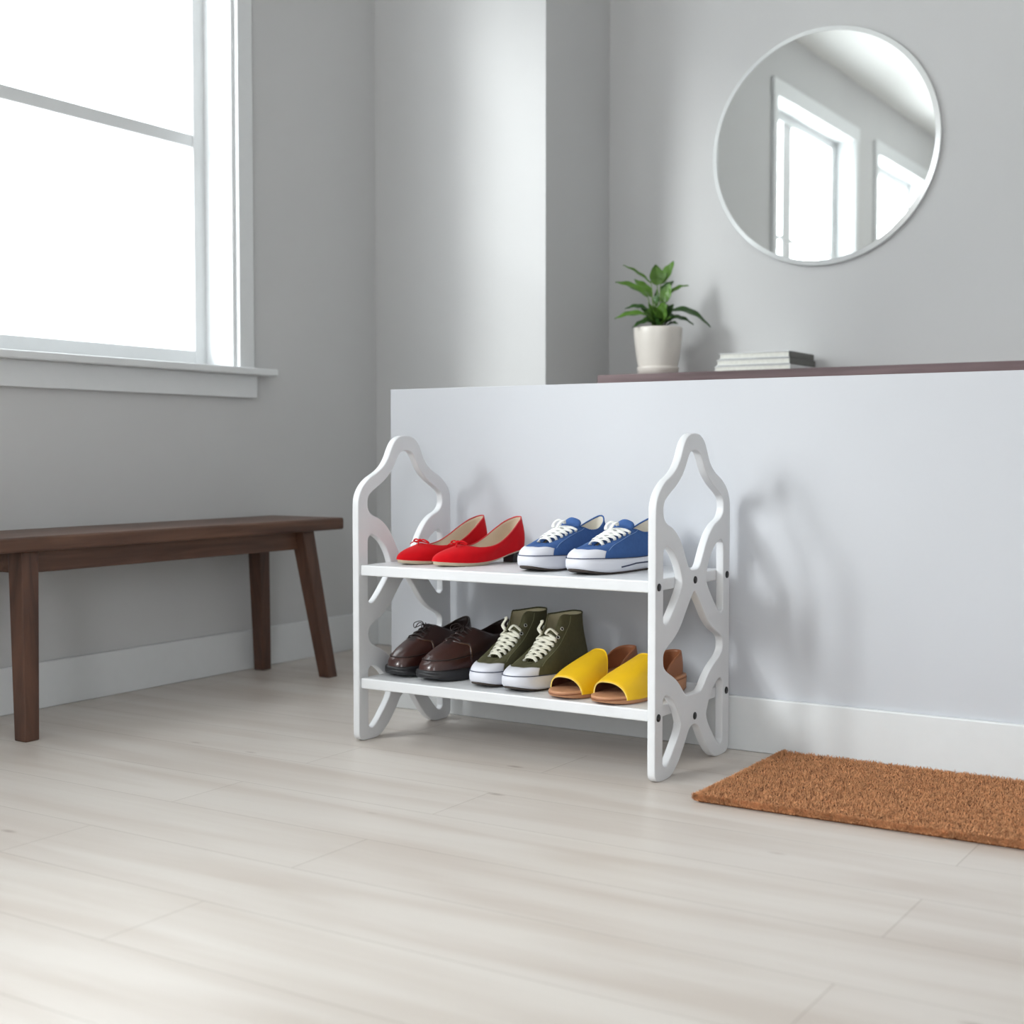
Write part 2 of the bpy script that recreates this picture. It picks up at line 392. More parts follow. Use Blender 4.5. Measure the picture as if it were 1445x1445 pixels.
# ------------------------------------------------------------------ shoe toolkit (toe tip at y=0, heel at +y)
class Shoe:
    SUB = 8; TN = 18
    def __init__(s, name, loc, deg, side, rows, label, cat, group=None, scale=1.0, asym=.007):
        s.root = empty(name, loc, math.radians(-deg), label, cat, group)
        s.side, s.scale, s.asym = side, scale, asym
        s.N = len(rows) - 1
        R = np.array([r[0] for r in rows], float); B = np.array([r[1] for r in rows], float)
        h1 = np.array([r[2] for r in rows], float); h2 = np.array([r[3] for r in rows], float)
        o1 = np.array([r[4] for r in rows], float); o2 = np.array([r[5] for r in rows], float)
        # outward plan direction from the base outline
        full = np.concatenate([B, (B * (-1, 1, 1))[1:-1][::-1]])
        out = []
        for i in range(len(B)):
            t = full[(i + 1) % len(full)] - full[(i - 1) % len(full)]
            n = np.array((t[1], -t[0], 0)); n /= np.linalg.norm(n) + 1e-9
            if i in (0,): n = np.array((0, -1., 0))
            if i == len(B) - 1: n = np.array((0, 1., 0))
            if i not in (0, len(B) - 1) and n[0] < 0: n = -n
            out.append(n)
        O = np.array(out)
        C1 = R + (B - R) * .35 + O * o1[:, None] + np.array((0, 0, 1)) * h1[:, None]
        C2 = B + O * o2[:, None] + np.array((0, 0, 1)) * h2[:, None]
        def loop(a): return crm(np.concatenate([a, (a * (-1, 1, 1))[1:-1][::-1]]), s.SUB, True)
        s.L = [loop(a) for a in (R, C1, C2, B)]
        s.n = len(s.L[0])
        t = np.linspace(0, 1, s.TN + 1)
        s.G = np.array([[(1 - u) ** 3 * s.L[0][i] + 3 * (1 - u) ** 2 * u * s.L[1][i] + 3 * (1 - u) * u * u * s.L[2][i] + u ** 3 * s.L[3][i] for u in t] for i in range(s.n)])
        dk = np.roll(s.G, -1, 0) - np.roll(s.G, 1, 0)
        dt = np.gradient(s.G, axis=1)
        n = np.cross(dk, dt); n /= np.linalg.norm(n, axis=2)[:, :, None] + 1e-9
        if n[s.SUB * (s.N // 2), s.TN // 2, 0] < 0: n = -n
        s.NRM = n
    def warp(s, v):
        y = v[1]; x = v[0]
        if y < .13: x += s.side * s.asym * ((.13 - y) / .13) ** 1.6
        return (x * s.scale, y * s.scale, v[2] * s.scale)
    def at(s, k, t, off=0):
        i = (k * s.SUB) % s.n; i0 = int(math.floor(i)) % s.n; i1 = (i0 + 1) % s.n; f = i - math.floor(i)
        j = min(max(t, 0), 1) * s.TN; j0 = min(int(j), s.TN - 1); g = j - j0
        def q(A): return (A[i0, j0] * (1 - f) + A[i1, j0] * f) * (1 - g) + (A[i0, j0 + 1] * (1 - f) + A[i1, j0 + 1] * f) * g
        n = q(s.NRM); n = n / (np.linalg.norm(n) + 1e-9)
        return q(s.G) + n * off
    def nrm(s, k, t):
        return s.at(k, t, 1) - s.at(k, t, 0)
    def part(s, name, V, F, m, parent=None, smooth=True, label=None):
        o = mesh(name, V, F, m, parent or s.root, smooth, warp=s.warp)
        if label: o['label'] = label
        return o
    def upper(s, name, m, thick=.0022):
        """outer and inner skins joined over the rim (one mesh)"""
        V = []; F = []; a = s.TN + 1
        for i in range(s.n): V += list(s.G[i])
        for i in range(s.n):
            for j in range(s.TN):
                F.append((i * a + j, ((i + 1) % s.n) * a + j, ((i + 1) % s.n) * a + j + 1, i * a + j + 1))
        return s.part(name, V, F, m)
    def lining(s, name, m, insole=None, thick=.0024, iz=.004):
        V = []; F = []; a = s.TN + 1
        for i in range(s.n):
            for j in range(a):
                V.append(s.G[i, j] - s.NRM[i, j] * (thick if j else .0003) + (np.array((0, 0, iz)) * (j / s.TN)))
        for i in range(s.n):
            for j in range(s.TN):
                F.append((i * a + j, ((i + 1) % s.n) * a + j, ((i + 1) % s.n) * a + j + 1, i * a + j + 1))
        o = s.part(name, V, F, m)
        # insole
        ring = [s.G[i, -1] - s.NRM[i, -1] * .0015 + np.array((0, 0, iz + .001)) for i in range(s.n)]
        V = []; F = []
        h = s.n // 2
        for i in range(h + 1):
            A, B = ring[i], ring[(-i) % s.n]
            for q in range(5): V.append(A + (B - A) * q / 4)
        for i in range(h):
            for q in range(4): F.append((i * 5 + q, i * 5 + q + 1, i * 5 + q + 6, i * 5 + q + 5))
        s.part('insole', V, F, insole or m)
    def patch(s, name, m, k0, k1, tmin, tmax, off=.0014, nk=None, nt=10, parent=None, label=None):
        nk = nk or int(abs(k1 - k0) * 8) + 1
        V = []; F = []
        cols = []
        for i in range(nk + 1):
            k = k0 + (k1 - k0) * i / nk
            a = tmin(k) if callable(tmin) else tmin; b = tmax(k) if callable(tmax) else tmax
            for j in range(nt + 1):
                V.append(s.at(k, a + (b - a) * j / nt, off))
        A = nt + 1
        for i in range(nk):
            for j in range(nt): F.append((i * A + j, (i + 1) * A + j, (i + 1) * A + j + 1, i * A + j + 1))
        # skirt down to the surface
        bd = [i * A for i in range(nk + 1)] + [nk * A + j for j in range(1, A)] + [i * A + nt for i in range(nk - 1, -1, -1)] + [j for j in range(nt - 1, 0, -1)]
        base = len(V)
        for idx in bd:
            i, j = divmod(idx, A); k = k0 + (k1 - k0) * i / nk
            a = tmin(k) if callable(tmin) else tmin; b = tmax(k) if callable(tmax) else tmax
            V.append(s.at(k, a + (b - a) * j / nt, -.0006))
        nb = len(bd)
        for i in range(nb):
            F.append((bd[i], bd[(i + 1) % nb], base + (i + 1) % nb, base + i))
        o = s.part(name, V, F, m, parent, label=label)
        return o
    def line(s, name, m, kts, r=.0007, off=.0008, parent=None, rb=None, closed=False, sub=6):
        kt = crm([(k, t) for k, t in kts], sub, closed)
        P = [s.at(k, t, off) for k, t in kt]; U = [s.nrm(k, t) for k, t in kt]
        V, F = tube_geo(P, r, rb, U, 6, closed)
        return s.part(name, V, F, m, parent)
    def rimtube(s, name, m, r=.0016, k0=None, k1=None):
        V, F = tube_geo([s.L[0][i] - s.NRM[i, 0] * .0008 for i in range(s.n)], r, seg=8, closed=True)
        return s.part(name, V, F, m)
    def outline(s, e=0, z=None):
        B = s.L[3]; n = s.n; out = []
        for i in range(n):
            t = B[(i + 1) % n] - B[(i - 1) % n]; nn = np.array((t[1], -t[0], 0)); nn /= np.linalg.norm(nn) + 1e-9
            if i == 0: pass
            out.append(B[i] + nn * e * s._sg())
        return np.array(out)
    def _sg(s):
        B = s.L[3]; i = s.SUB * (s.N // 2); t = B[i + 1] - B[i - 1]
        return 1 if t[1] * 1 > 0 else -1
    def sole(s, name, m, rings, parent=None, label=None, y0=-1, y1=9):
        """rings: list of (expand, zfunc(basez, y)) from top to bottom; both ends filled"""
        V = []; F = []; n = s.n
        for e, zf in rings:
            O = s.outline(e)
            for i in range(n):
                p = O[i].copy(); p[1] = min(max(p[1], y0), y1); p[2] = zf(s.L[3][i][2], p[1]); V.append(p)
        R = len(rings)
        for r in range(R - 1):
            for i in range(n): F.append((r * n + i, r * n + (i + 1) % n, (r + 1) * n + (i + 1) % n, (r + 1) * n + i))
        h = n // 2
        for r in (0, R - 1):
            for i in range(h):
                a, b, c, d = i, i + 1, (-(i + 1)) % n, (-i) % n
                if i == 0: F.append((r * n + a, r * n + b, r * n + c))
                elif i == h - 1: F.append((r * n + a, r * n + b, r * n + d))
                else: F.append((r * n + a, r * n + b, r * n + c, r * n + d))
        return s.part(name, V, F, m, parent, label=label)

def spring(y, a=.009, l=.07): return a * max(0, (l - y) / l) ** 2

def laces(S, m, ks, t=.1, w=.0034, th=.0014, lift=.006, bars=True, tail=None, off=.0026):
    V = []; F = []
    def add(P, U):
        nonlocal V, F
        v, f = tube_geo(P, w, th, U, 8, False, len(V)); V += v; F += f
    def cross(kL, kR, up):
        A = S.at(kL, t, off); B = S.at(kR, t, off); nA = S.nrm(kL, t); nB = S.nrm(kR, t)
        nm = (nA + nB); nm /= np.linalg.norm(nm)
        mid = (A + B) / 2 + nm * (lift + up)
        q1 = A * .6 + mid * .4 + nm * lift * .45; q2 = B * .6 + mid * .4 + nm * lift * .45
        P = crm([A - nA * .003, A + nA * .001, q1, mid, q2, B + nB * .001, B - nB * .003], 4)
        U = [nA * (1 - i / (len(P) - 1)) + nB * i / (len(P) - 1) for i in range(len(P))]
        add(P, U)
    for i in range(len(ks) - 1):
        cross(-ks[i], ks[i + 1], .0); cross(-ks[i + 1], ks[i], .0022)
    cross(-ks[0], ks[0], 0)
    if bars: cross(-ks[-1], ks[-1], .001)
    if tail:
        for P in tail: add(crm(P, 5), [(0, -.5, 1)] * ((len(P) - 1) * 5 + 1))
    return S.part('laces', V, F, m)
def ring_eyelet(S, k, t, m, r=.0032, r2=.0009, off=.001):
    c = S.at(k, t, off); n = S.nrm(k, t); a = np.cross(n, (0, 0, 1.)); a /= np.linalg.norm(a); b = np.cross(n, a)
    P = [c + (a * math.cos(q) + b * math.sin(q)) * r for q in np.linspace(0, 2 * PI, 14, endpoint=False)]
    V, F = tube_geo(P, r2, ups=[n] * 14, seg=6, closed=True)
    base = len(V)
    V += [c + (a * math.cos(q) + b * math.sin(q)) * r for q in np.linspace(0, 2 * PI, 14, endpoint=False)]
    F.append(tuple(range(base, base + 14)))
    o = S.part('eyelet', V, F, None)
    o.data.materials.append(m); o.data.materials.append(M['hole']); o.data.polygons[len(o.data.polygons) - 1].material_index = 1
    return o
def tongue(S, m, pts, name='tongue'):
    """pts: (y, z centre, half width)"""
    q = crm(pts, 5); V = []; F = []; C = 11
    for layer in (0, 1):
        for i, (y, z, hw) in enumerate(q):
            for c in range(C):
                u = c / (C - 1) * 2 - 1
                V.append((u * hw, y + .004 * u * u + layer * .002, z - .006 * u * u - layer * .0022))
    n = len(q)
    for l in (0, 1):
        for i in range(n - 1):
            for c in range(C - 1):
                a = l * n * C + i * C + c; F.append((a, a + 1, a + C + 1, a + C))
    for i in range(n - 1):
        for c in (0, C - 1):
            a = i * C + c; F.append((a, a + C, a + C + n * C, a + n * C))
    for c in range(C - 1):
        a = (n - 1) * C + c; F.append((a, a + 1, a + 1 + n * C, a + n * C))
    return S.part(name, V, F, m)

# ------------------------------------------------------------------ canvas sneakers
def canvas_sole(S):
    top = lambda z, y: z + .003
    S.rs = S.sole('rubber_sole', M['rubber'], [(-.006, lambda z, y: z + .001), (.0005, top), (.003, lambda z, y: z + .0015), (.0042, lambda z, y: z * .55 + .005 + spring(y) * .4),
                                        (.0038, lambda z, y: .010 + spring(y)), (.001, lambda z, y: .0045 + spring(y)), (-.006, lambda z, y: .0045 + spring(y))])
    S.sole('outsole', M['outsole'], [(-.008, lambda z, y: .006 + spring(y)), (-.0005, lambda z, y: .0055 + spring(y)), (-.001, lambda z, y: .0015 + spring(y)), (-.004, lambda z, y: spring(y)), (-.01, lambda z, y: spring(y))], S.rs)
def low_sneaker(loc, deg, side, label, scale=1.0):
    rows = [  # rim, base, h1, h2, o1, o2
        ((0, .068, .056), (0, .000, .031), .004, .022, 0, .001),
        ((.009, .071, .056), (.019, .005, .031), .004, .022, 0, .001),
        ((.013, .090, .063), (.033, .024, .031), .006, .023, .002, .001),
        ((.016, .109, .071), (.041, .055, .030), .007, .024, .004, .002),
        ((.017, .129, .079), (.044, .085, .029), .007, .026, .006, .003),
        ((.019, .149, .088), (.042, .120, .028), .005, .028, .007, .003),
        ((.026, .171, .086), (.038, .155, .027), .003, .026, .004, .002),
        ((.031, .196, .079), (.035, .190, .027), 0, .022, .003, .002),
        ((.030, .225, .081), (.035, .220, .028), 0, .022, .004, .003),
        ((.022, .254, .094), (.031, .250, .029), 0, .024, .005, .004),
        ((.010, .271, .104), (.018, .272, .030), 0, .026, .004, .004),
        ((0, .275, .107), (0, .279, .030), 0, .028, .003, .004)]
    S = Shoe('low_top_sneaker', loc, deg, side, rows, label, 'shoe', None, scale)
    S.upper('canvas_upper', M['blue']); S.lining('lining', M['canvin']); S.rimtube('collar_binding', M['blue'], .0017)
    canvas_sole(S)
    S.patch('toe_cap', M['rubber'], -2.7, 2.7, lambda k: .50 + .030 * k * k + .0 * abs(k), 1.0, .0016, label='smooth white rubber toe cap')
    st = S.outline(.0032); V, F = tube_geo([p + (0, 0, .0032) for p in st], .0009, closed=True, seg=6)
    S.part('foxing_stripe', V, F, M['navy'], S.rs)
    for sg in (-1, 1):
        P = []
        O = S.outline(.0044)
        for i in range(int(4.2 * S.SUB), int(10.5 * S.SUB)):
            p = O[i if sg > 0 else (-i) % S.n].copy(); u = (i / S.SUB - 4.2) / 6.3; p[2] = .014 + .004 * min(1, u * 4); P.append(p)
        V, F = tube_geo(P, .0008, .0016, seg=6); S.part('side_stripe', V, F, M['navy'], S.rs)
        S.line('stitch_line', M['bluest'], [(sg * 6.15, .02), (sg * 5.7, .16), (sg * 4.9, .28), (sg * 4.0, .36), (sg * 3.2, .50), (sg * 2.9, .7)], .0007)
    tongue(S, M['blue'], [(.068, .051, .012), (.098, .063, .018), (.125, .075, .021), (.148, .088, .023), (.162, .101, .024), (.168, .107, .018)])
    ks = [1.7, 2.4, 3.1, 3.75, 4.4, 5.05]
    for k in ks:
        for sg in (-1, 1): ring_eyelet(S, sg * k, .19, M['metal'], .0024, .0007)
    laces(S, M['lace'], ks, .17, .0040, .0016, .006, tail=[[(0, .142, .095), (-.012, .136, .102), (-.020, .130, .095), (-.019, .126, .086)], [(0, .142, .096), (.002, .136, .101), (-.002, .126, .096), (-.004, .119, .086)]])
    return S
def high_sneaker(loc, deg, side, label, scale=1.0):
    rows = [
        ((0, .070, .057), (0, .000, .033), .004, .020, 0, .001),
        ((.009, .073, .057), (.019, .005, .033), .004, .020, 0, .001),
        ((.013, .092, .066), (.033, .024, .032), .006, .022, .002, .001),
        ((.015, .112, .080), (.040, .055, .031), .007, .026, .004, .002),
        ((.015, .130, .100), (.043, .085, .030), .006, .030, .007, .002),
        ((.015, .146, .126), (.041, .120, .029), .000, .036, .008, .001),
        ((.019, .161, .150), (.037, .155, .028), -.005, .038, .006, 0),
        ((.029, .184, .150), (.034, .190, .028), -.005, .036, -.001, 0),
        ((.031, .208, .149), (.034, .220, .028), -.005, .034, -.002, .001),
        ((.026, .234, .150), (.031, .250, .029), -.006, .032, -.004, .003),
        ((.013, .252, .152), (.018, .272, .030), -.008, .032, -.009, .004),
        ((0, .257, .152), (0, .279, .030), -.008, .032, -.011, .004)]
    S = Shoe('high_top_sneaker', loc, deg, side, rows, label, 'shoe', None, scale)
    S.upper('canvas_upper', M['olive']); S.lining('lining', M['creamin']); S.rimtube('collar_binding', M['olive'], .0017)
    canvas_sole(S)
    S.patch('toe_cap', M['rubber'], -2.7, 2.7, lambda k: .50 + .030 * k * k, 1.0, .0016, label='smooth white rubber toe cap')
    st = S.outline(.0032); V, F = tube_geo([p + (0, 0, .0032) for p in st], .0009, closed=True, seg=6)
    S.part('foxing_stripe', V, F, M['navy'], S.rs)
    for sg in (-1, 1):
        S.line('stitch_line', M['olivest'], [(sg * 6.9, .01), (sg * 6.7, .14), (sg * 6.0, .30), (sg * 5.0, .37), (sg * 4.0, .40), (sg * 3.2, .50), (sg * 2.9, .68)], .0007)
        S.line('heel_strip', M['olivest'], [(sg * 10.3, .02), (sg * 10.3, .3), (sg * 10.3, .6), (sg * 10.3, .9)], .0005)
    tongue(S, M['olive'], [(.068, .051, .012), (.098, .066, .017), (.120, .086, .020), (.134, .103, .020), (.143, .116, .019), (.147, .122, .014)])
    ks = [1.65, 2.3, 2.9, 3.45, 3.95, 4.45, 4.9, 5.7]
    for i, k in enumerate(ks):
        for sg in (-1, 1): ring_eyelet(S, sg * k, .19 if i < 7 else .17, M['metal'], .0024 if i < 6 else .0036, .0009)
    e = S.at(-4.9, .14, .003); e2 = S.at(4.9, .14, .003)
    laces(S, M['cream'], ks[:6], .17, .0040, .0016, .006, tail=[[S.at(4.45, .15, .004), (.008, .128, .112), (.002, .122, .114), (.010, .130, .124), tuple(e2)], [S.at(-4.45, .15, .004), (-.006, .117, .114), (-.016, .122, .124), (-.013, .130, .136), (-.017, .136, .140)]])
    return S

# ------------------------------------------------------------------ derby shoes
def derby(loc, deg, side, label, scale=1.0):
    rows = [
        ((0, .140, .107), (0, .002, .025), .006, .036, 0, -.001),
        ((.012, .143, .106), (.021, .007, .025), .006, .036, .001, .0),
        ((.020, .150, .102), (.034, .027, .025), .008, .034, .002, .001),
        ((.026, .162, .097), (.041, .056, .025), .010, .033, .006, .002),
        ((.030, .176, .092), (.043, .087, .025), .010, .033, .010, .003),
        ((.032, .190, .088), (.041, .120, .025), .008, .032, .010, .003),
        ((.033, .205, .087), (.037, .155, .025), .004, .030, .007, .003),
        ((.033, .218, .088), (.035, .190, .025), 0, .028, .004, .003),
        ((.030, .235, .093), (.035, .220, .025), 0, .026, .004, .004),
        ((.022, .257, .103), (.031, .250, .025), 0, .028, .004, .004),
        ((.010, .272, .111), (.018, .273, .025), 0, .030, .003, .004),
        ((0, .276, .113), (0, .280, .025), 0, .032, .002, .004)]
    S = Shoe('derby_shoe', loc, deg, side, rows, label, 'shoe', None, scale, asym=.008)
    S.upper('leather_vamp', M['brown']); S.lining('lining', M['brownd'], M['brownin']); S.rimtube('collar_binding', M['brownd'], .0022)
    # quarters lie over the vamp on both sides, open in the middle where the laces run
    for sg in (-1, 1):
        def tmax(k):
            k = abs(k)
            return 1.0 if k > 4.6 else .40 + .60 * max(0, (k - 2.6) / 2.0) ** 1.6 if k > 2.6 else .40 - .02 * (2.6 - k)
        lq = S.patch('leather_quarter', M['brownq'], sg * .45, sg * 11, .0, tmax, .0016, parent=None)
        S.line('quarter_stitching', M['thread'], [(sg * 1.6, .395), (sg * 2.5, .41), (sg * 3.1, .47), (sg * 3.7, .60), (sg * 4.1, .74)], .0005, .0019, lq)
    S.line('apron_seam', M['brownd'], [(-5, .60), (-4, .67), (-3, .73), (-2, .765), (-1, .785), (0, .79), (1, .785), (2, .765), (3, .73), (4, .67), (5, .60)], .0016, .0006, rb=.0018)
    S.sole('rubber_sole', M['blackrub'], [(-.006, lambda z, y: z + .001), (.004, lambda z, y: z + .001), (.0062, lambda z, y: z - .002), (.0055, lambda z, y: z - .006),
                                          (.0065, lambda z, y: .012 + spring(y, .010)), (.005, lambda z, y: .003 + spring(y, .010)), (.002, lambda z, y: 0 + spring(y, .010)), (-.006, lambda z, y: 0 + spring(y, .010))])
    ks = [.9, 1.0, 1.1, 1.2]
    V = []; F = []
    for i, t in enumerate((.06, .15, .24, .33)):
        A = S.at(-1.0 - .12 * i, t, .0022); B = S.at(1.0 + .12 * i, t, .0022)
        for dd in (-.0016, .0016):
            P = crm([A - (0, 0, .004), A + (0, dd, 0), (A + B) / 2 + (0, dd, .005), B + (0, dd, 0), B - (0, 0, .004)], 5)
            v, f = tube_geo(P, .0013, seg=6, off=len(V)); V += v; F += f
    c = S.at(0, .10, .007)
    for P in ([c, c + (-.010, -.004, .010), c + (-.022, -.014, .006), c + (-.018, -.018, -.004), c + (-.006, -.006, .002), c],
              [c, c + (.008, -.008, .008), c + (.018, -.018, .001), c + (.013, -.021, -.006), c + (.004, -.008, .001), c],
              [c, c + (-.006, -.014, .008), c + (-.010, -.026, -.004)], [c, c + (.004, -.016, .005), c + (.012, -.030, -.010)]):
        v, f = tube_geo(crm(P, 5), .0011, seg=6, off=len(V)); V += v; F += f
    S.part('laces', V, F, M['brownd'])
    V, F = [], []
    # tongue seen in the gap
    for i in range(9):
        t = i / 8 * .42
        for j, kk in enumerate((-.55, 0, .55)): V.append(S.at(kk, t, .0007))
    for i in range(8):
        for j in range(2): F.append((i * 3 + j, i * 3 + j + 1, i * 3 + j + 4, i * 3 + j + 3))
    S.part('tongue', V, F, M['brownd'])
    return S

# ------------------------------------------------------------------ red flats
def flat(loc, deg, side, label, scale=1.0):
    rows = [
        ((0, .066, .043), (0, .000, .012), .004, .018, 0, .0),
        ((.014, .069, .042), (.013, .006, .011), .004, .018, 0, .001),
        ((.024, .080, .040), (.026, .024, .0095), .004, .018, .001, .002),
        ((.030, .098, .038), (.034, .048, .008), .004, .016, .003, .003),
        ((.033, .120, .039), (.037, .075, .007), .002, .015, .003, .003),
        ((.034, .142, .044), (.034, .110, .008), 0, .016, .003, .003),
        ((.033, .165, .055), (.029, .145, .012), 0, .018, .003, .002),
        ((.030, .188, .070), (.027, .175, .019), 0, .020, .003, .002),
        ((.023, .212, .086), (.026, .203, .025), 0, .022, .004, .004),
        ((.012, .230, .095), (.020, .228, .028), 0, .024, .004, .006),
        ((0, .236, .097), (0, .240, .029), 0, .026, .003, .007)]
    S = Shoe('ballet_flat', loc, deg, side, rows, label, 'shoe', None, scale, asym=.009)
    S.upper('suede_upper', M['red']); S.lining('lining', M['beige'], iz=.002); S.rimtube('collar_binding', M['redtrim'], .0013)
    S.sole('sole', M['tansole'], [(-.006, lambda z, y: z + .0008), (-.0005, lambda z, y: z + .0004), (-.0015, lambda z, y: z - .001), (-.004, lambda z, y: max(z - .007, 0) if y < .12 else z - .004), (-.012, lambda z, y: max(z - .0075, 0) if y < .12 else z - .0045)])
    h = MB()
    V = []; F = []
    n = 20
    for q, (z, sc) in enumerate(((.0225, 1), (.012, .93), (0, .9))):
        for i in range(n):
            a = 2 * PI * i / n
            x = math.sin(a) * .021 * sc; y = .213 + (math.cos(a) * .024 * sc if math.cos(a) > -.45 else -.45 * .024)
            V.append((x, y, z))
    for q in range(2):
        for i in range(n): F.append((q * n + i, q * n + (i + 1) % n, (q + 1) * n + (i + 1) % n, (q + 1) * n + i))
    F.append(tuple(range(n))); F.append(tuple(2 * n + i for i in range(n)))
    S.part('heel', V, F, M['blackheel'], smooth=False)
    V = []; F = []
    c = np.array((0, .062, .0475))
    for P, r in (([c, c + (-.012, -.001, .004), c + (-.024, .002, .0), c + (-.021, .006, -.003), c + (-.008, .003, -.001), c], .0022),
                 ([c, c + (.012, -.001, .004), c + (.024, .002, .0), c + (.021, .006, -.003), c + (.008, .003, -.001), c], .0022),
                 ([c + (-.004, 0, .001), c + (0, -.0005, .003), c + (.004, 0, .001)], .0034),
                 ([c, c + (-.010, -.010, -.001), c + (-.017, -.014, -.006)], .0015), ([c, c + (.008, -.011, -.002), c + (.014, -.016, -.007)], .0015)):
        v, f = tube_geo(crm(P, 5), r, r * .7, seg=8, off=len(V)); V += v; F += f
    S.part('bow', V, F, M['red'])
    return S

# ------------------------------------------------------------------ yellow slides
def slide(loc, deg, side, label, scale=1.0):
    rows = [
        ((0, .12, .05), (0, .000, .017), 0, .01, 0, 0),
        ((.01, .12, .05), (.020, .006, .017), 0, .01, 0, 0),
        ((.01, .12, .05), (.034, .026, .017), 0, .01, 0, 0),
        ((.01, .12, .05), (.042, .056, .017), 0, .01, 0, 0),
        ((.01, .12, .05), (.044, .086, .017), 0, .01, 0, 0),
        ((.01, .13, .05), (.041, .120, .019), 0, .01, 0, 0),
        ((.01, .15, .05), (.037, .155, .023), 0, .01, 0, 0),
        ((.01, .18, .05), (.035, .190, .028), 0, .01, 0, 0),
        ((.01, .20, .05), (.035, .225, .032), 0, .01, 0, 0),
        ((.01, .23, .05), (.031, .255, .033), 0, .01, 0, 0),
        ((.01, .24, .05), (.018, .276, .033), 0, .01, 0, 0),
        ((0, .24, .05), (0, .283, .033), 0, .01, 0, 0)]
    S = Shoe('slide_sandal', loc, deg, side, rows, label, 'shoe', None, scale, asym=.007)
    sp = lambda y: spring(y, .006, .06)
    S.sole('sole', M['tan'], [(-.006, lambda z, y: z - .006), (.001, lambda z, y: z - .006), (.002, lambda z, y: z - .0075), (.0012, lambda z, y: .0065 + sp(y)), (.0018, lambda z, y: .005 + sp(y)), (-.001, lambda z, y: .0005 + sp(y)), (-.008, lambda z, y: sp(y))])
    S.sole('footbed', M['tan'], [(-.007, lambda z, y: z + .0005), (-.001, lambda z, y: z), (.0015, lambda z, y: z - .001), (.0015, lambda z, y: z - .0052), (-.006, lambda z, y: z - .0058)])
    S.sole('sole_seam', M['tand'], [(-.004, lambda z, y: z - .005), (.0022, lambda z, y: z - .0052), (.0022, lambda z, y: z - .0066), (-.004, lambda z, y: z - .0068)])
    # vamp band: arches from edge to edge
    Bs = S.L[3][:S.n // 2 + 1]
    def hw(y): return float(np.interp(y, Bs[:, 1], Bs[:, 0]))
    def bz(y): return float(np.interp(y, Bs[:, 1], Bs[:, 2]))
    V = []; F = []; NU, NV = 18, 28
    def P(u, a, d=0):
        # a 0..pi across; u 0..1 front to back, with curved front and back edges
        sn = math.sin(a)
        yf = .036 - .012 * sn ** 1.5
        yb = .118 + .037 * sn ** 1.2
        y = yf + (yb - yf) * u
        hh = .027 + .036 * u ** 1.05 + .004 * math.sin(PI * u)
        W = hw(y) + .0035 - .004 * u * sn
        c = math.cos(a)
        x = W * (abs(c) ** .72) * (1 if c > 0 else -1)
        z = bz(y) - .008 + (hh + .008) * (sn ** .82)
        v = np.array((x, y, z)); q = np.array((c, -.5 * sn, sn)); q /= np.linalg.norm(q)
        return v - q * d
    for lay, d in ((0, 0), (1, .0028)):
        for i in range(NU + 1):
            for j in range(NV + 1): V.append(P(i / NU, PI * j / NV, d))
    A = NV + 1; K = (NU + 1) * A
    Fo, Fi, Fe = [], [], []
    for i in range(NU):
        for j in range(NV):
            Fo.append((i * A + j, (i + 1) * A + j, (i + 1) * A + j + 1, i * A + j + 1))
            Fi.append((K + i * A + j, K + i * A + j + 1, K + (i + 1) * A + j + 1, K + (i + 1) * A + j))
    for i in (0, NU):
        for j in range(NV): Fe.append((i * A + j, i * A + j + 1, K + i * A + j + 1, K + i * A + j))
    for i in range(NU):
        for j in (0, NV): Fe.append((i * A + j, (i + 1) * A + j, K + (i + 1) * A + j, K + i * A + j))
    me = bpy.data.meshes.new('leather_band'); me.from_pydata([S.warp(v) for v in V], [], Fo + Fi + Fe); me.update()
    for m_ in (M['yellow'], M['innerd'], M['yedge']): me.materials.append(m_)
    for i, p in enumerate(me.polygons):
        p.use_smooth = i < len(Fo) + len(Fi); p.material_index = 0 if i < len(Fo) else 1 if i < len(Fo) + len(Fi) else 2
    o = bpy.data.objects.new('leather_band', me); COL.objects.link(o); o.parent = S.root; o['label'] = 'wide yellow leather band open at the toe'
    # heel counter
    V = []; F = []; idx = [i for i in range(int(6.6 * S.SUB), int((22 - 6.6) * S.SUB) + 1)]
    n = len(idx); O = S.outline(-.006); Oi = S.outline(-.009)
    NZ = 8
    for ring in (O, Oi):
        for q, i in enumerate(idx):
            u = abs(q / (n - 1) * 2 - 1)
            h_ = .046 * (1 - u ** 3.0) ** .75 + .004
            for z in range(NZ + 1):
                f = z / NZ; p = ring[i % S.n].copy(); cc = np.array((0, .24, 0)); d = (p - cc) * (1, 1, 0)
                p = p + d * (-.10 * f * f + .03 * math.sin(PI * f)); p[2] = S.L[3][i % S.n][2] - .002 + h_ * f; V.append(p)
    A = NZ + 1; K = n * A
    for l in (0, 1):
        for q in range(n - 1):
            for z in range(NZ): F.append((l * K + q * A + z, l * K + (q + 1) * A + z, l * K + (q + 1) * A + z + 1, l * K + q * A + z + 1))
    for q in range(n - 1): F.append((q * A + NZ, (q + 1) * A + NZ, K + (q + 1) * A + NZ, K + q * A + NZ))
    for q in (0, n - 1):
        for z in range(NZ): F.append((q * A + z, q * A + z + 1, K + q * A + z + 1, K + q * A + z))
    S.part('heel_counter', V, F, M['tand'], label='raised brown leather heel counter')
    return S

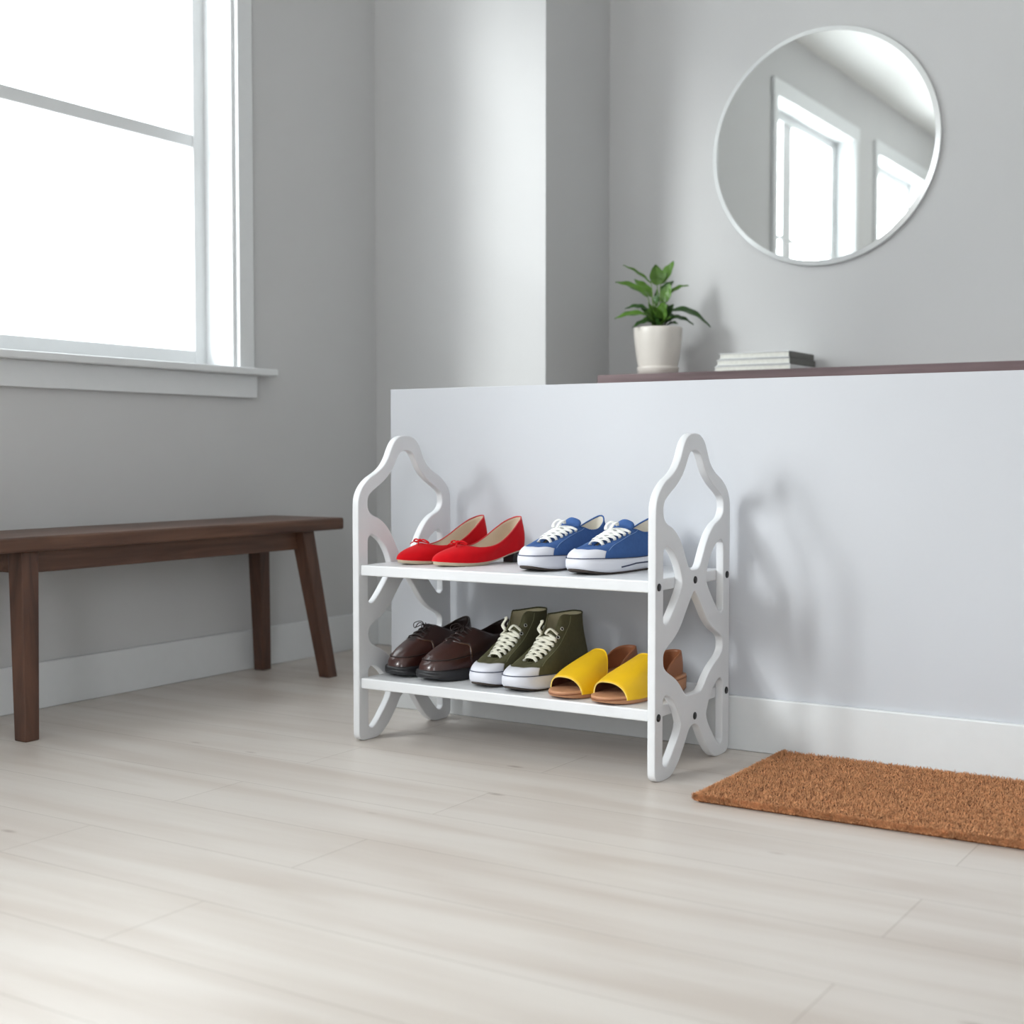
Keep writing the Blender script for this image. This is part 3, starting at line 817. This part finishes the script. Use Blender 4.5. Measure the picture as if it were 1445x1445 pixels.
flat((-1.826, 2.400, Z1), 17, 1, 'red suede ballet flat with bow, leftmost shoe on the upper shelf', 1.05).root['group'] = 'pair of red ballet flats'
flat((-1.712, 2.395, Z1), 14, -1, 'red suede ballet flat with bow, standing next to the blue sneakers', 1.05).root['group'] = 'pair of red ballet flats'
low_sneaker((-1.496, 2.40, Z1), 7, 1, 'blue canvas low sneaker nearer the red flats on upper shelf').root['group'] = 'pair of blue canvas sneakers'
low_sneaker((-1.360, 2.385, Z1), 7, -1, 'blue canvas low sneaker, rightmost on upper shelf, against the right side panel').root['group'] = 'pair of blue canvas sneakers'
derby((-1.838, 2.395, Z2), 5, 1, 'dark brown leather lace-up derby shoe, leftmost on the lower shelf', .97).root['group'] = 'pair of brown derby shoes'
derby((-1.733, 2.385, Z2), 7, -1, 'dark brown leather lace-up derby shoe beside the olive high-tops', .99).root['group'] = 'pair of brown derby shoes'
high_sneaker((-1.606, 2.385, Z2), 4, 1, 'olive green canvas high-top sneaker right beside the brown derby shoes', .97).root['group'] = 'pair of olive high-top sneakers'
high_sneaker((-1.506, 2.375, Z2), 3, -1, 'olive green canvas high-top sneaker right beside the yellow slides', .97).root['group'] = 'pair of olive high-top sneakers'
slide((-1.398, 2.358, Z2), 8, 1, 'yellow open-toe leather slide next to the olive high-top sneakers').root['group'] = 'pair of yellow slides'
slide((-1.283, 2.348, Z2), 7, -1, 'yellow open-toe leather slide, rightmost shoe, partly behind the side panel').root['group'] = 'pair of yellow slides'

# ------------------------------------------------------------------ bench
bn = empty('bench', (-2.66, 2.45, 0), label='dark walnut wooden bench with splayed tapered legs along the left wall under the window', cat='bench')
BL = (2.66, -2.45, 0)
MB().box(-2.798, -2.527, 1.88, 3.08, .416, .450, .006, 3).build('seat', M['bench'], bn, loc=BL)
MB().box(-2.603, -2.579, 2.0, 2.955, .364, .4155, .002).build('front_apron', M['bench'], bn, loc=BL)
MB().box(-2.762, -2.740, 2.0, 2.955, .364, .4155, .002).build('rear_apron', M['bench'], bn, loc=BL)
for y in (2.012, 2.925): MB().box(-2.739, -2.604, y, y + .02, .364, .4155, .002).build('cross_rail', M['bench'], bn, loc=BL)
for yt, yb in ((2.955, 2.997), (2.012, 1.97)):
    MB().post((-2.521, yb, 0), (-2.578, yt, .4158), .038, .048).build('leg', M['benchleg'], bn, loc=BL)
    MB().post((-2.770, yb, 0), (-2.745, yt, .4158), .036, .046).build('leg', M['benchleg'], bn, loc=BL)

# ------------------------------------------------------------------ doormat
mt = empty('doormat', (-.7, 2.49, 0), label='brown coir doormat lying on the floor against the white half wall', cat='doormat')
mx0, mx1, my0, my1 = -1.046, -.346, 2.268, 2.712
MB().box(mx0 + .004, mx1 - .004, my0 + .004, my1 - .004, 0, .011, .003).build('mat_backing', M['coird'], mt, loc=(.7, -2.49, 0))
V = []; F = []; rnd = random.Random(3)
for i in range(150000):
    x = rnd.uniform(mx0 + .002, mx1 - .002); y = rnd.uniform(my0 + .002, my1 - .002)
    if rnd.random() < .12: y = my0 + rnd.uniform(0, .006)
    if rnd.random() < .05: x = mx0 + rnd.uniform(0, .006)
    e = min(x - mx0, y - my0, 1)
    z0 = rnd.uniform(.003, .012); h = rnd.uniform(.003, .006)
    a = rnd.uniform(0, 2 * PI); w_ = .0007; dx, dy = rnd.gauss(0, .0022), rnd.gauss(0, .0022)
    if y - my0 < .006: dy -= .002
    if x - mx0 < .006: dx -= .002
    c, s = math.cos(a) * w_, math.sin(a) * w_
    k = len(V)
    x -= .7 * -1; y -= 2.49
    V += [(x - c, y - s, z0), (x + c, y + s, z0), (x + dx + c * .6, y + dy + s * .6, z0 + h), (x + dx - c * .6, y + dy - s * .6, z0 + h)]
    F.append((k, k + 1, k + 2, k + 3))
pile = mesh('coir_pile', V, F, M['coir'], mt, False, fix=False); pile['kind'] = 'stuff'

# ------------------------------------------------------------------ back ledge, plant, books, mirror
LZ = .875
tag(MB().box(-2.05, -.35, 3.72, 4.006, LZ - .034, LZ, .0015).build('wall_ledge', M['ledge']), 'reddish brown wooden ledge on the back wall behind the half wall', 'ledge')
pl = empty('potted_plant', (-1.905, 3.845, LZ), label='leafy green plant in a white ceramic pot on the brown ledge', cat='potted plant')
lathe('pot', [(.048, .004), (.055, .006), (.0590, .02), (.0625, .035), (.0675, .065), (.0715, .095), (.0745, .125), (.0757, .143), (.0747, .147), (.070, .146), (.068, .140), (.066, .125)], M['pot'], pl)
lathe('saucer', [(.055, 0), (.0605, .001), (.0645, .021), (.0650, .024), (.0635, .026), (.060, .024)], M['pot'], pl)
lathe('soil', [(.0665, .118), (.0668, .128), (.03, .131), (.001, .131)], M['soil'], pl)
RV = np.array((.844, .536, 0)); FV = np.array((-.536, .844, 0)); UPV = np.array((0, 0, 1.))
def lp(cx, cy, d): return RV * ((cx - 600) * .000275) + UPV * (.147 + (830 - cy) * .000275) + FV * d
def leaf(tip, base, wid, dt, db, arch=.12, dark=False, fold=.25, twist=0):
    A = lp(*base, db); T = lp(*tip, dt); L = np.linalg.norm(T - A)
    mid = (A + T) / 2 + UPV * L * arch
    n = 14; V = []; F = []; C = 7
    d0 = (T - A) / L
    side = np.cross(d0, UPV * .9 - FV * .6 + RV * twist); side /= np.linalg.norm(side)
    for lay in (0, 1):
        for i in range(n + 1):
            u = i / n; p = A * (1 - u) ** 2 + mid * 2 * u * (1 - u) + T * u * u
            tg = (mid - A) * (1 - u) + (T - mid) * u; tg /= np.linalg.norm(tg)
            nn = np.cross(side, tg); nn /= np.linalg.norm(nn)
            hw = wid * 1.15 * .000275 / 2 * (math.sin(PI * min(1, u ** .85)) ** .8 * (1 - .25 * u) * 1.1 + .03)
            for c in range(C):
                v = c / (C - 1) * 2 - 1
                V.append(p + side * v * hw + nn * (abs(v) * hw * fold * 1.2) + nn * .0015 * math.sin(u * 17 + v * 3) - nn * .0006 * lay)
    for l in (0, 1):
        for i in range(n):
            for c in range(C - 1):
                a = l * (n + 1) * C + i * C + c; F.append((a, a + 1, a + C + 1, a + C))
    mesh('leaf', V, F, M['leafdark' if dark else 'leaf'], pl, fix=False)
    root = RV * ((base[0] - 600) * .00009) + UPV * .130 + FV * db * .4
    P = crm([root, (root * .45 + A * .55) + UPV * .008, A, A * .9 + mid * .1], 5)
    V, F = tube_geo(P, .0014, seg=6); mesh('stem', V, F, M['stem'], pl)
LV = [((205, 128), (520, 330), 50, .0, .0, .10, 0), ((115, 325), (480, 490), 120, -.01, -.01, .16, 0), ((335, 278), (530, 480), 125, .02, .01, .06, 0),
      ((560, 128), (585, 360), 150, -.015, -.01, .0, 0), ((778, 78), (625, 345), 110, .01, .0, .02, 0), ((790, 290), (640, 440), 90, .04, .02, .12, 1),
      ((945, 352), (690, 480), 60, .01, .0, .22, 0), ((730, 330), (655, 560), 120, -.01, .0, .0, 0), ((235, 605), (500, 620), 80, .03, .02, .22, 1), ((105, 735), (480, 690), 100, -.02, -.01, .16, 0),
      ((295, 845), (500, 770), 70, -.05, -.03, .2, 1), ((1185, 825), (740, 640), 115, -.01, -.01, .28, 1), ((1000, 795), (730, 720), 80, .0, .0, .22, 1),
      ((590, 480), (560, 560), 90, -.03, -.02, .1, 1), ((500, 600), (590, 800), 130, -.05, -.01, .1, 0), ((660, 560), (620, 790), 130, -.05, -.02, .1, 0), ((760, 620), (640, 790), 120, -.03, -.01, .12, 1),
      ((430, 660), (560, 790), 120, -.04, -.01, .14, 0), ((820, 720), (660, 800), 90, -.04, -.02, .2, 1), ((600, 640), (600, 810), 140, .05, .01, .1, 1), ((700, 580), (640, 700), 110, .04, .01, .1, 1),
      ((520, 700), (580, 815), 110, -.06, -.03, .15, 1), ((720, 730), (630, 815), 100, -.06, -.03, .15, 0), ((450, 760), (560, 815), 80, -.055, -.02, .2, 1),
      ((600, 380), (580, 590), 60, .03, .01, .0, 1), ((800, 800), (680, 815), 60, -.05, -.02, .25, 1), ((860, 690), (680, 740), 90, .05, .02, .2, 1)]
rl = random.Random(11)
for i in range(16):
    a = i / 16 * 2 * PI + rl.uniform(-.2, .2); rr = rl.uniform(110, 230)
    cx = 600 + math.cos(a) * rr; cy = 700 - rl.uniform(-70, 150); dd = math.sin(a) * rr * .00027
    LV.append(((cx, cy), (600 + math.cos(a) * 25, rl.uniform(760, 815)), rl.uniform(75, 115), dd, dd * .2, rl.uniform(.12, .3), i % 3 == 0))
for (t, b, w_, dt, db, ar, dk) in LV: leaf(t, b, w_, dt, db, ar, bool(dk))

for i, (x0, z, lab, dark) in enumerate(((-1.690, 0, 'white closed book, bottommost of the stack on the brown ledge', 0), (-1.683, .0185, 'white book with grey spine in the middle of the ledge stack', 1), (-1.674, .037, 'cream book with grey spine lying on top of the ledge stack', 1))):
    bk = empty('book', (x0, 3.785, LZ + z + (.0003 * i)), label=lab, cat='book', group='books stacked on the ledge')
    W = -1.452 - x0 - (0, .0, .002)[i]; D = .212 - .006 * i; t = .0178
    c = MB(); c.box(0, W - .003, 0, D, 0, .0026, .0006); c.box(0, W - .003, 0, D, t - .0026, t, .0006); c.build('cover', M['cover'], bk)
    MB().box(.003, W - .004, .002, D - .003, .0027, t - .0027).build('pages', M['paper'], bk)
    MB().box(W - .0029, W, 0, D, 0, t, .0008).build('spine', M['spine' if dark else 'cover'], bk)

mr = empty('wall_mirror', (-1.44, YB, 1.55), label='large round frameless mirror with a slanted shiny edge hanging on the grey back wall', cat='mirror')
def disc(name, prof, m, cap0=False, cap1=False):
    seg = 128; V = []; F = []
    for r, y in prof:
        for k in range(seg): a = 2 * PI * k / seg; V.append((r * math.cos(a), y, r * math.sin(a)))
    for i in range(len(prof) - 1):
        for k in range(seg): F.append((i * seg + k, i * seg + (k + 1) % seg, (i + 1) * seg + (k + 1) % seg, (i + 1) * seg + k))
    if cap0: F.append(tuple(range(seg)))
    if cap1: F.append(tuple((len(prof) - 1) * seg + k for k in range(seg)))
    return mesh(name, V, F, m, mr, False)
disc('mirror_glass', [(.338, -.010), (.338, -.018)], M['mirror'], True, True)
disc('bevelled_rim', [(.3382, -.018), (.349, -.0145), (.352, -.0135), (.352, -.001), (.3382, -.001), (.3382, -.018)], M['bevel'])
